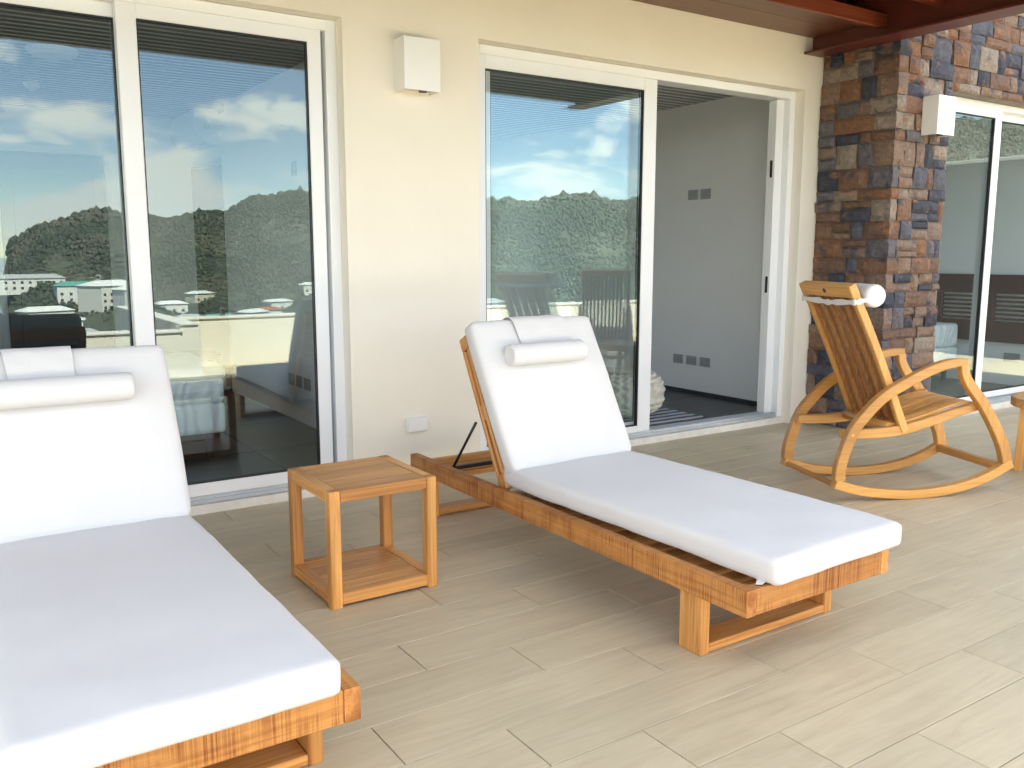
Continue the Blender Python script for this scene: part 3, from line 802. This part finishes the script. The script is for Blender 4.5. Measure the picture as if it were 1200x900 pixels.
# ------------------------------------------------------------------ wall lamps and covers
def sconce(label, loc):
    t = thing('wall_lamp', label, 'wall lamp', loc, 0, 'white box wall lamps')
    bm = bmesh.new()
    w, h, d = .205, .255, .115
    for b in [(0, w, -d, -d + .004, 0, h), (0, .004, -d + .0041, 0, 0, h), (w - .004, w, -d + .0041, 0, 0, h), (.0041, w - .0041, -d + .0041, 0, h - .004, h)]: bm_box(bm, b, .001)
    from_bm('housing', bm, WBOX, t)
    box('base', (.006, w - .006, -d + .006, -.002, .02, .026), WBOX, t)
    lathe('bulb_holder', [(.02, 0), (.022, .012), (.022, .019)], plain('lamp_dark', (.05, .05, .05), .5), t, 16, (w / 2 + .03, -d / 2, .001))
    return t
sconce('white box wall lamp on the cream wall between the doors', (2.066, -.001, 2.072))
sconce('white box wall lamp on the stone faced wall', (5.715, SY - .034, 2.050))
cv = thing('outlet_cover', 'small white weatherproof outlet cover low on the cream wall', 'outlet cover', (2.098, -.001, .294))
box('back_box', (0, .120, -.018, 0, 0, .078), PLASTIC, cv, .004, 2); box('lid', (.003, .117, -.034, -.0185, .003, .075), PLASTIC, cv, .006, 2)

# ------------------------------------------------------------------ things in the rooms
bd = thing('bed', 'bare quilted mattress on a divan base with dark legs', 'bed', (-.55, 1.14, FZ))
BX, BY = 2.0, .92
pad('divan_base', (0, BX, 0, BY, .155, .335), .02, MATT, bd, .006, 2.0, .004)
pad('mattress', (0, BX, 0, BY, .338, .500), .035, MATT, bd, .012, 4.0, .006)
pad('topper', (-.015, BX + .012, -.012, BY + .012, .485, .560), .03, TOPPER, bd, .018, 6.0, .012)
for (a, b) in ((.06, .06), (BX - .09, .06), (.06, BY - .09), (BX - .09, BY - .09)):
    lathe('leg', [(.022, 0), (.030, .156)], DARKM, bd, 14, (a, b, 0))
ns = thing('nightstand', 'small dark wooden nightstand behind the bed', 'nightstand', (1.35, 2.35, FZ))
box('cabinet', (0, .42, 0, .40, .12, .50), DARKWOOD, ns, .004)
box('drawer_front', (.02, .40, -.018, -.001, .30, .48), DARKWOOD, ns, .003)
for (a, b) in ((0, 0), (.385, 0), (0, .365), (.385, .365)): box('leg', (a, a + .035, b, b + .035, 0, .119), DARKWOOD, ns, .002)
dr = thing('room_door', 'closed grey panel door with lever handle in the back wall', 'door', (.575, 4.797, FZ))
box('leaf', (0, .86, -.045, -.002, .004, 2.12), DOORM, dr, .003)
for (a, b, c, d) in ((.10, .76, .15, .95), (.10, .76, 1.10, 1.98)): box('door_panel', (a, b, -.053, -.0455, c, d), DOORM, dr, .006)
tube('handle', [(.745, -.05, 1.02), (.745, -.10, 1.02), (.62, -.10, 1.02)], .010, STEEL, dr); lathe('handle_rose', [(.026, 0), (.026, .008)], STEEL, dr, 20, (0, 0, 0)).matrix_local = Matrix.Translation((.745, -.0455, 1.02)) @ Matrix.Rotation(R(90), 4, 'X')
for z0 in (0,):
    for nm, b in (('architrave', (-.06, -.003, -.02, -.001, 0, 2.20)), ('architrave', (.863, .92, -.02, -.001, 0, 2.20)), ('architrave', (-.003, .863, -.02, -.001, 2.125, 2.20))): box(nm, b, INWALL, dr, .003)
ac = thing('air_conditioner', 'white wall mounted air conditioner above the passage opening', 'air conditioner', (2.2215, 3.78, 2.20))
bm = bmesh.new(); prof = spline([(0, 0), (-.09, .01), (-.17, .05), (-.205, .12), (-.21, .20), (-.205, .285)], 5) + [(-.19, .295), (0, .295)]
A = [bm.verts.new((a, 0, b)) for a, b in prof]; B = [bm.verts.new((a, .85, b)) for a, b in prof]
for k in range(len(A)): bm.faces.new((A[k], A[(k + 1) % len(A)], B[(k + 1) % len(A)], B[k]))
bm.faces.new(A); bm.faces.new(list(reversed(B))); bmesh.ops.recalc_face_normals(bm, faces=bm.faces); from_bm('casing', bm, PLASTIC, ac)
box('louvre', (-.19, -.06, .08, .77, -.012, -.004), PLASTIC, ac, .002); box('side_vent', (-.125, -.085, -.004, -.0005, .12, .20), GREYPL, ac, .01)
cl = thing('ceiling_lamp', 'white dome lamp on the boarded ceiling', 'ceiling lamp', (.77, 2.2, CZ)); lathe('diffuser', [(.07, -.058), (.12, -.045), (.145, -.025), (.15, -.012)], PLASTIC, cl, 28); lathe('rim', [(.155, -.0119), (.155, -.0005)], WBOX, cl, 28)
sm = thing('smoke_detector', 'small round smoke detector on the boarded ceiling', 'smoke detector', (.77, 3.49, CZ)); lathe('body', [(.03, -.052), (.048, -.04), (.055, -.018)], PLASTIC, sm, 20); lathe('base', [(.06, -.0179), (.06, -.0005)], PLASTIC, sm, 20)
def plate(nm, label, loc, w, h, face, n=1, grp=None):
    t = thing(nm, label, 'socket' if 'socket' in nm else 'switch', loc, R(-90) if face == '-x' else 0, grp)
    box('plate', (0, w, -.009, -.0005, 0, h), PLASTIC if n < 0 else GREYPL, t, .002)
    box('insert', (w * .15, w * .85, -.012, -.0091, h * .18, h * .82), GREYPL, t, .002)
ORD = ('farthest from the door', 'middle one of the row of three', 'nearest the door')
for k in range(3): plate('wall_socket', 'grey wall socket beside the bed, ' + ORD[k], (2.222, 2.20 - k * .165, .28), .115, .085, '-x', 1, 'sockets beside the bed')
for k in range(3): plate('wall_socket', 'grey wall socket inside the open doorway, ' + ORD[k], (5.622, 1.60 - k * .165, .275), .12, .08, '-x', 1, 'sockets inside the open doorway')
for k in range(2): plate('light_switch', 'grey switch plate inside the open doorway, ' + ('farther from the door', 'nearer the door')[k], (5.622, 1.47 - k * .15, 1.72), .115, .085, '-x', 1, 'switches inside the open doorway')
plate('light_switch', 'small switch on the room wall above the sockets', (2.222, 1.98, 1.80), .10, .10, '-x')
# knitted pouf
pf = thing('pouf', 'round knitted cream pouf on the striped rug', 'pouf', (4.36, .86, FZ + .012))
bm = bmesh.new(); NU, NV = 176, 60; rows = []
for j in range(NV + 1):
    ph = -math.pi / 2 + math.pi * j / NV; row = []
    cr_ = max(0, math.cos(ph)) ** .55; zz = math.copysign(abs(math.sin(ph)) ** .75, math.sin(ph))
    for i in range(NU):
        th = 2 * math.pi * i / NU
        k = math.sin(th * 26 + math.sin(ph * 22) * 1.5) * .6 + math.sin(ph * 22) * .4
        r = .322 * cr_ + .016 * k * min(1, cr_ * 2)
        row.append(bm.verts.new((r * math.cos(th), r * math.sin(th), .178 + .175 * zz + .003 * k)))
    rows.append(row)
for A, B in zip(rows, rows[1:]):
    for i in range(NU):
        try: bm.faces.new((A[i], A[(i + 1) % NU], B[(i + 1) % NU], B[i])).smooth = True
        except ValueError: pass
bmesh.ops.recalc_face_normals(bm, faces=bm.faces); from_bm('knitted_cover', bm, KNIT, pf)
rg = thing('rug', 'grey and blue striped flat rug on the dark floor', 'rug', (3.35, .47, FZ + .0005))
bm = bmesh.new(); g = bmesh.ops.create_grid(bm, x_segments=24, y_segments=10, size=.5)
for v in bm.verts: v.co = Vector(((v.co.x + .5) * 1.50, (v.co.y + .5) * .62, .008 + .002 * noise.noise(v.co * 6)))
bmesh.ops.solidify(bm, geom=bm.faces[:], thickness=.008); from_bm('pile', bm, RUG, rg)
# bedroom behind the stone wing
hb = thing('headboard', 'dark mahogany headboard with horizontal slats on the bedroom wall', 'headboard', (8.498, -.25, FZ))
def hbox(nm, y0, y1, z0, z1, d0=.0, d1=.045): box(nm, (-d1, -d0, y0, y1, z0, z1), DARKWOOD, hb, .004)
hbox('top_panel', 0, 2.6, .86, 1.04); hbox('bottom_panel', 0, 2.6, .40, .60)
for y0 in (0, .48, 1.0, 1.52, 2.04, 2.55): hbox('post', y0, y0 + .06, .601, .859, .001, .044)
for a, b in ((.061, .479), (.541, .999), (1.061, 1.519), (1.581, 2.039), (2.101, 2.549)):
    for k in range(6): hbox('slat', a, b, .612 + k * .041, .612 + k * .041 + .024, .012, .03)
b3 = thing('bed', 'pale blue quilted mattress in front of the mahogany headboard', 'bed', (6.45, .52, FZ))
pad('divan_base', (0, 1.95, 0, 1.5, .15, .33), .02, MATT, b3, .006, 7.0, .004); pad('mattress', (0, 1.95, 0, 1.5, .333, .56), .035, MATT, b3, .012, 8.0, .006)
for (a, b) in ((.08, .08), (1.87, .08), (.08, 1.42), (1.87, 1.42)): lathe('leg', [(.022, 0), (.030, .151)], DARKM, b3, 12, (a, b, 0))
plate('wall_socket', 'wall socket under the mahogany headboard', (8.4985, .12, .24), .15, .085, '-x')

# ------------------------------------------------------------------ the view behind the camera, seen in the glass: bay, hills, town
GREEN = plain('scrub_green', (.075, .088, .062), .9, 0, .06, .4)
SEA = plain('sea_water', (.02, .06, .10), .12, 0, .02, .2, .3, .3)
def s01(t): t = max(0, min(1, t)); return t * t * (3 - 2 * t)
KEYS = [(-25, -60), (2.0, -60), (3.4, -40), (4.2, 14), (6.0, 33), (8.5, 43), (12, 41), (15.5, 49), (18, 62), (20, 70), (22, 63), (26, 52), (30, 54), (33, 58), (38, 60), (43, 62), (50, 85), (57, 130), (61, 146), (66, 130), (75, 120), (110, 90), (180, 40)]
def crest(a):
    for (a0, h0), (a1, h1) in zip(KEYS, KEYS[1:]):
        if a0 <= a <= a1: return h0 + (h1 - h0) * s01((a - a0) / (a1 - a0))
    return 20
def dist(a): return 780 + (430 - 780) * s01((a - 22) / 8) + (560 - 430) * s01((a - 46) / 8)
def ground(a, r):
    ex = math.cos(math.atan(math.tan(R(a) - .5854)))
    D = dist(a); top = crest(a) / 1025.0 * max(.5, ex) * D + 1.25
    base = -4 - 25 * s01((r - 14) / 120)
    if crest(a) < 0: return base if r < 250 else base - 12 * s01((r - 250) / 60)
    rise = s01((r - D * .62) / (D * .38)) ** .8
    h = base + (top - base) * rise
    h += (3.5 + D * .006) * noise.noise(Vector((r * .012, a * .35, 3.1))) * min(1, r / 200)
    if r > D: h -= (r - D) * .05
    return max(h, -60)
def gp(a, r): return Vector((math.sin(R(a)) * r, -4.2 - math.cos(R(a)) * r, ground(a, r)))
bm = bmesh.new(); rr_ = [12, 20, 32, 48, 70, 100, 140, 180] + [220 + 28 * k for k in range(28)] + [1100, 1500, 2200, 3200]
az = [-180 + 8 * k for k in range(20)] + [-20 + 1.0 * k for k in range(106)] + [90 + 6 * k for k in range(15)]
az = sorted(set(a for a in az if a < 180))
rows = [[bm.verts.new(gp(a if a > -170 else a, r)) for r in rr_] for a in az]
for i in range(len(rows)):
    A, B = rows[i], rows[(i + 1) % len(rows)]
    for k in range(len(rr_) - 1): bm.faces.new((A[k], B[k], B[k + 1], A[k + 1])).smooth = True
bm.faces.new([r[0] for r in rows])
bmesh.ops.recalc_face_normals(bm, faces=bm.faces)
tag(from_bm('hills', bm, GREEN), kind='structure')
bm = bmesh.new(); bmesh.ops.create_circle(bm, cap_ends=True, segments=64, radius=9000)
sea = from_bm('sea', bm, SEA); sea.location = (0, 0, -31); tag(sea, kind='structure')
LEAF = [plain('leaf_a', (.044, .060, .047), .8, 0, .4, .4), plain('leaf_b', (.066, .084, .058), .8, 0, .4, .4), plain('leaf_c', (.094, .096, .076), .8, 0, .4, .4)]
bm = bmesh.new(); rt_ = random.Random(5)
base_v, base_f = [], []
tb = bmesh.new(); bmesh.ops.create_icosphere(tb, subdivisions=1, radius=1); tb.verts.ensure_lookup_table()
base_v = [v.co.copy() for v in tb.verts]; base_f = [[v.index for v in f.verts] for f in tb.faces]; tb.free()
V, F, MI = [], [], []
for k in range(62000):
    a = rt_.uniform(3.6, 72); D = dist(a)
    r = rt_.uniform(90, D * 1.02) if rt_.random() < .35 else rt_.uniform(D * .6, D * 1.03)
    if crest(a) < 0: continue
    if r < D * .6 and rt_.random() < .5: continue
    p = gp(a, r); s = rt_.uniform(.6, 1.45) * (.25 + r / 800); o = len(V); pn = noise.noise(Vector((p.x * .018, p.y * .018, 0))) + rt_.uniform(-.35, .35); mi = 0 if pn < -.08 else (1 if pn < .25 else 2)
    if r > D * .93 and rt_.random() < .12: s *= rt_.uniform(1.4, 2.2)
    sq = rt_.uniform(.7, 1.3)
    for v in base_v:
        j = 1 + .8 * noise.noise(v * 1.7 + Vector((k * 1.3, 0, 0))); V.append((p.x + v.x * s * j, p.y + v.y * s * j, p.z + s * .45 + v.z * s * j * sq))
    for f in base_f: F.append([i + o for i in f]); MI.append(mi)
me = bpy.data.meshes.new('hillside_trees'); me.from_pydata(V, [], F)
for m_ in LEAF: me.materials.append(m_)
me.polygons.foreach_set('material_index', MI); me.update()
ho = link(bpy.data.objects.new('hillside_trees', me)); tag(ho, 'dense scrub and trees covering the hills across the bay', 'trees', kind='stuff')
# town houses
WALLS = [plain('house_white', (.72, .71, .67), .8), plain('house_cream', (.66, .60, .48), .8), plain('house_grey', (.5, .52, .53), .8)]
ROOFS = [plain('roof_white', (.74, .75, .75), .5), plain('roof_teal', (.10, .34, .30), .5), plain('roof_red', (.40, .12, .07), .7), plain('roof_grey', (.42, .43, .44), .6)]
PANEH = plain('far_window', (.03, .04, .05), .2)
houses = [(4.6, 560, 40, 14, 7, 3, 0), (5.6, 430, 20, 12, 5, 0, 0), (6.5, 400, 16, 10, 5, 0, 0), (7.4, 520, 22, 14, 9, 1, 0), (8.2, 520, 18, 14, 8, 1, 0), (9.1, 470, 24, 16, 12, 0, 0), (10.4, 450, 14, 12, 9, 0, 2), (5.0, 330, 16, 9, 4, 0, 1), (6.2, 310, 15, 9, 4, 0, 0), (7.3, 330, 12, 8, 4, 3, 0),
          (12.5, 480, 14, 10, 5, 0, 0), (13.6, 430, 12, 9, 4, 3, 0), (14.2, 520, 13, 9, 5, 0, 1), (15.4, 360, 13, 10, 5, 1, 0), (16.0, 300, 10, 8, 4, 2, 1), (17.4, 430, 13, 9, 5, 0, 2), (18.3, 480, 12, 9, 5, 2, 0), (18.9, 500, 14, 9, 5, 0, 0), (19.6, 400, 12, 8, 4, 3, 0), (20.3, 360, 15, 9, 4, 0, 0), (21.0, 520, 12, 9, 5, 0, 0),
          (32.2, 250, 10, 7, 4, 0, 0), (33.0, 300, 11, 8, 4, 3, 2), (34.8, 230, 8, 6, 3, 0, 1), (37.5, 210, 9, 6, 3, 2, 1), (41.0, 190, 9, 6, 3, 0, 0)]
for i, (a, r, w, d, h, ri, wi) in enumerate(houses):
    p = gp(a, r)
    t = thing('town_house', ('white', 'cream', 'grey')[wi] + ' walled town house with a ' + ('white', 'teal', 'red', 'grey')[ri] + ' roof across the bay', 'house', (p.x, p.y, p.z - .5), R(-a + rt_.uniform(-25, 25)), 'houses of the town below the terrace')
    box('wall', (-w / 2, w / 2, -d / 2, d / 2, -2, h), WALLS[wi], t)
    bm = bmesh.new(); o_ = .6; hh = h + d * .16
    vs = [bm.verts.new(q) for q in [(-w / 2 - o_, -d / 2 - o_, h + .01), (w / 2 + o_, -d / 2 - o_, h + .01), (w / 2 + o_, d / 2 + o_, h + .01), (-w / 2 - o_, d / 2 + o_, h + .01), (-w / 2 + d * .25, 0, hh), (w / 2 - d * .25, 0, hh)]]
    for f in ((0, 1, 5, 4), (1, 2, 5), (2, 3, 4, 5), (3, 0, 4), (3, 2, 1, 0)): bm.faces.new([vs[k] for k in f])
    from_bm('roof', bm, ROOFS[ri], t)
    nw = max(2, int(w / 4))
    for fl in range(max(1, int(h / 3.2))):
        for k in range(nw):
            xc = -w / 2 + (k + .5) * w / nw
            box('window', (xc - .7, xc + .7, d / 2 + .005, d / 2 + .06, fl * 3.1 + 1.0, fl * 3.1 + 2.3), PANEH, t)
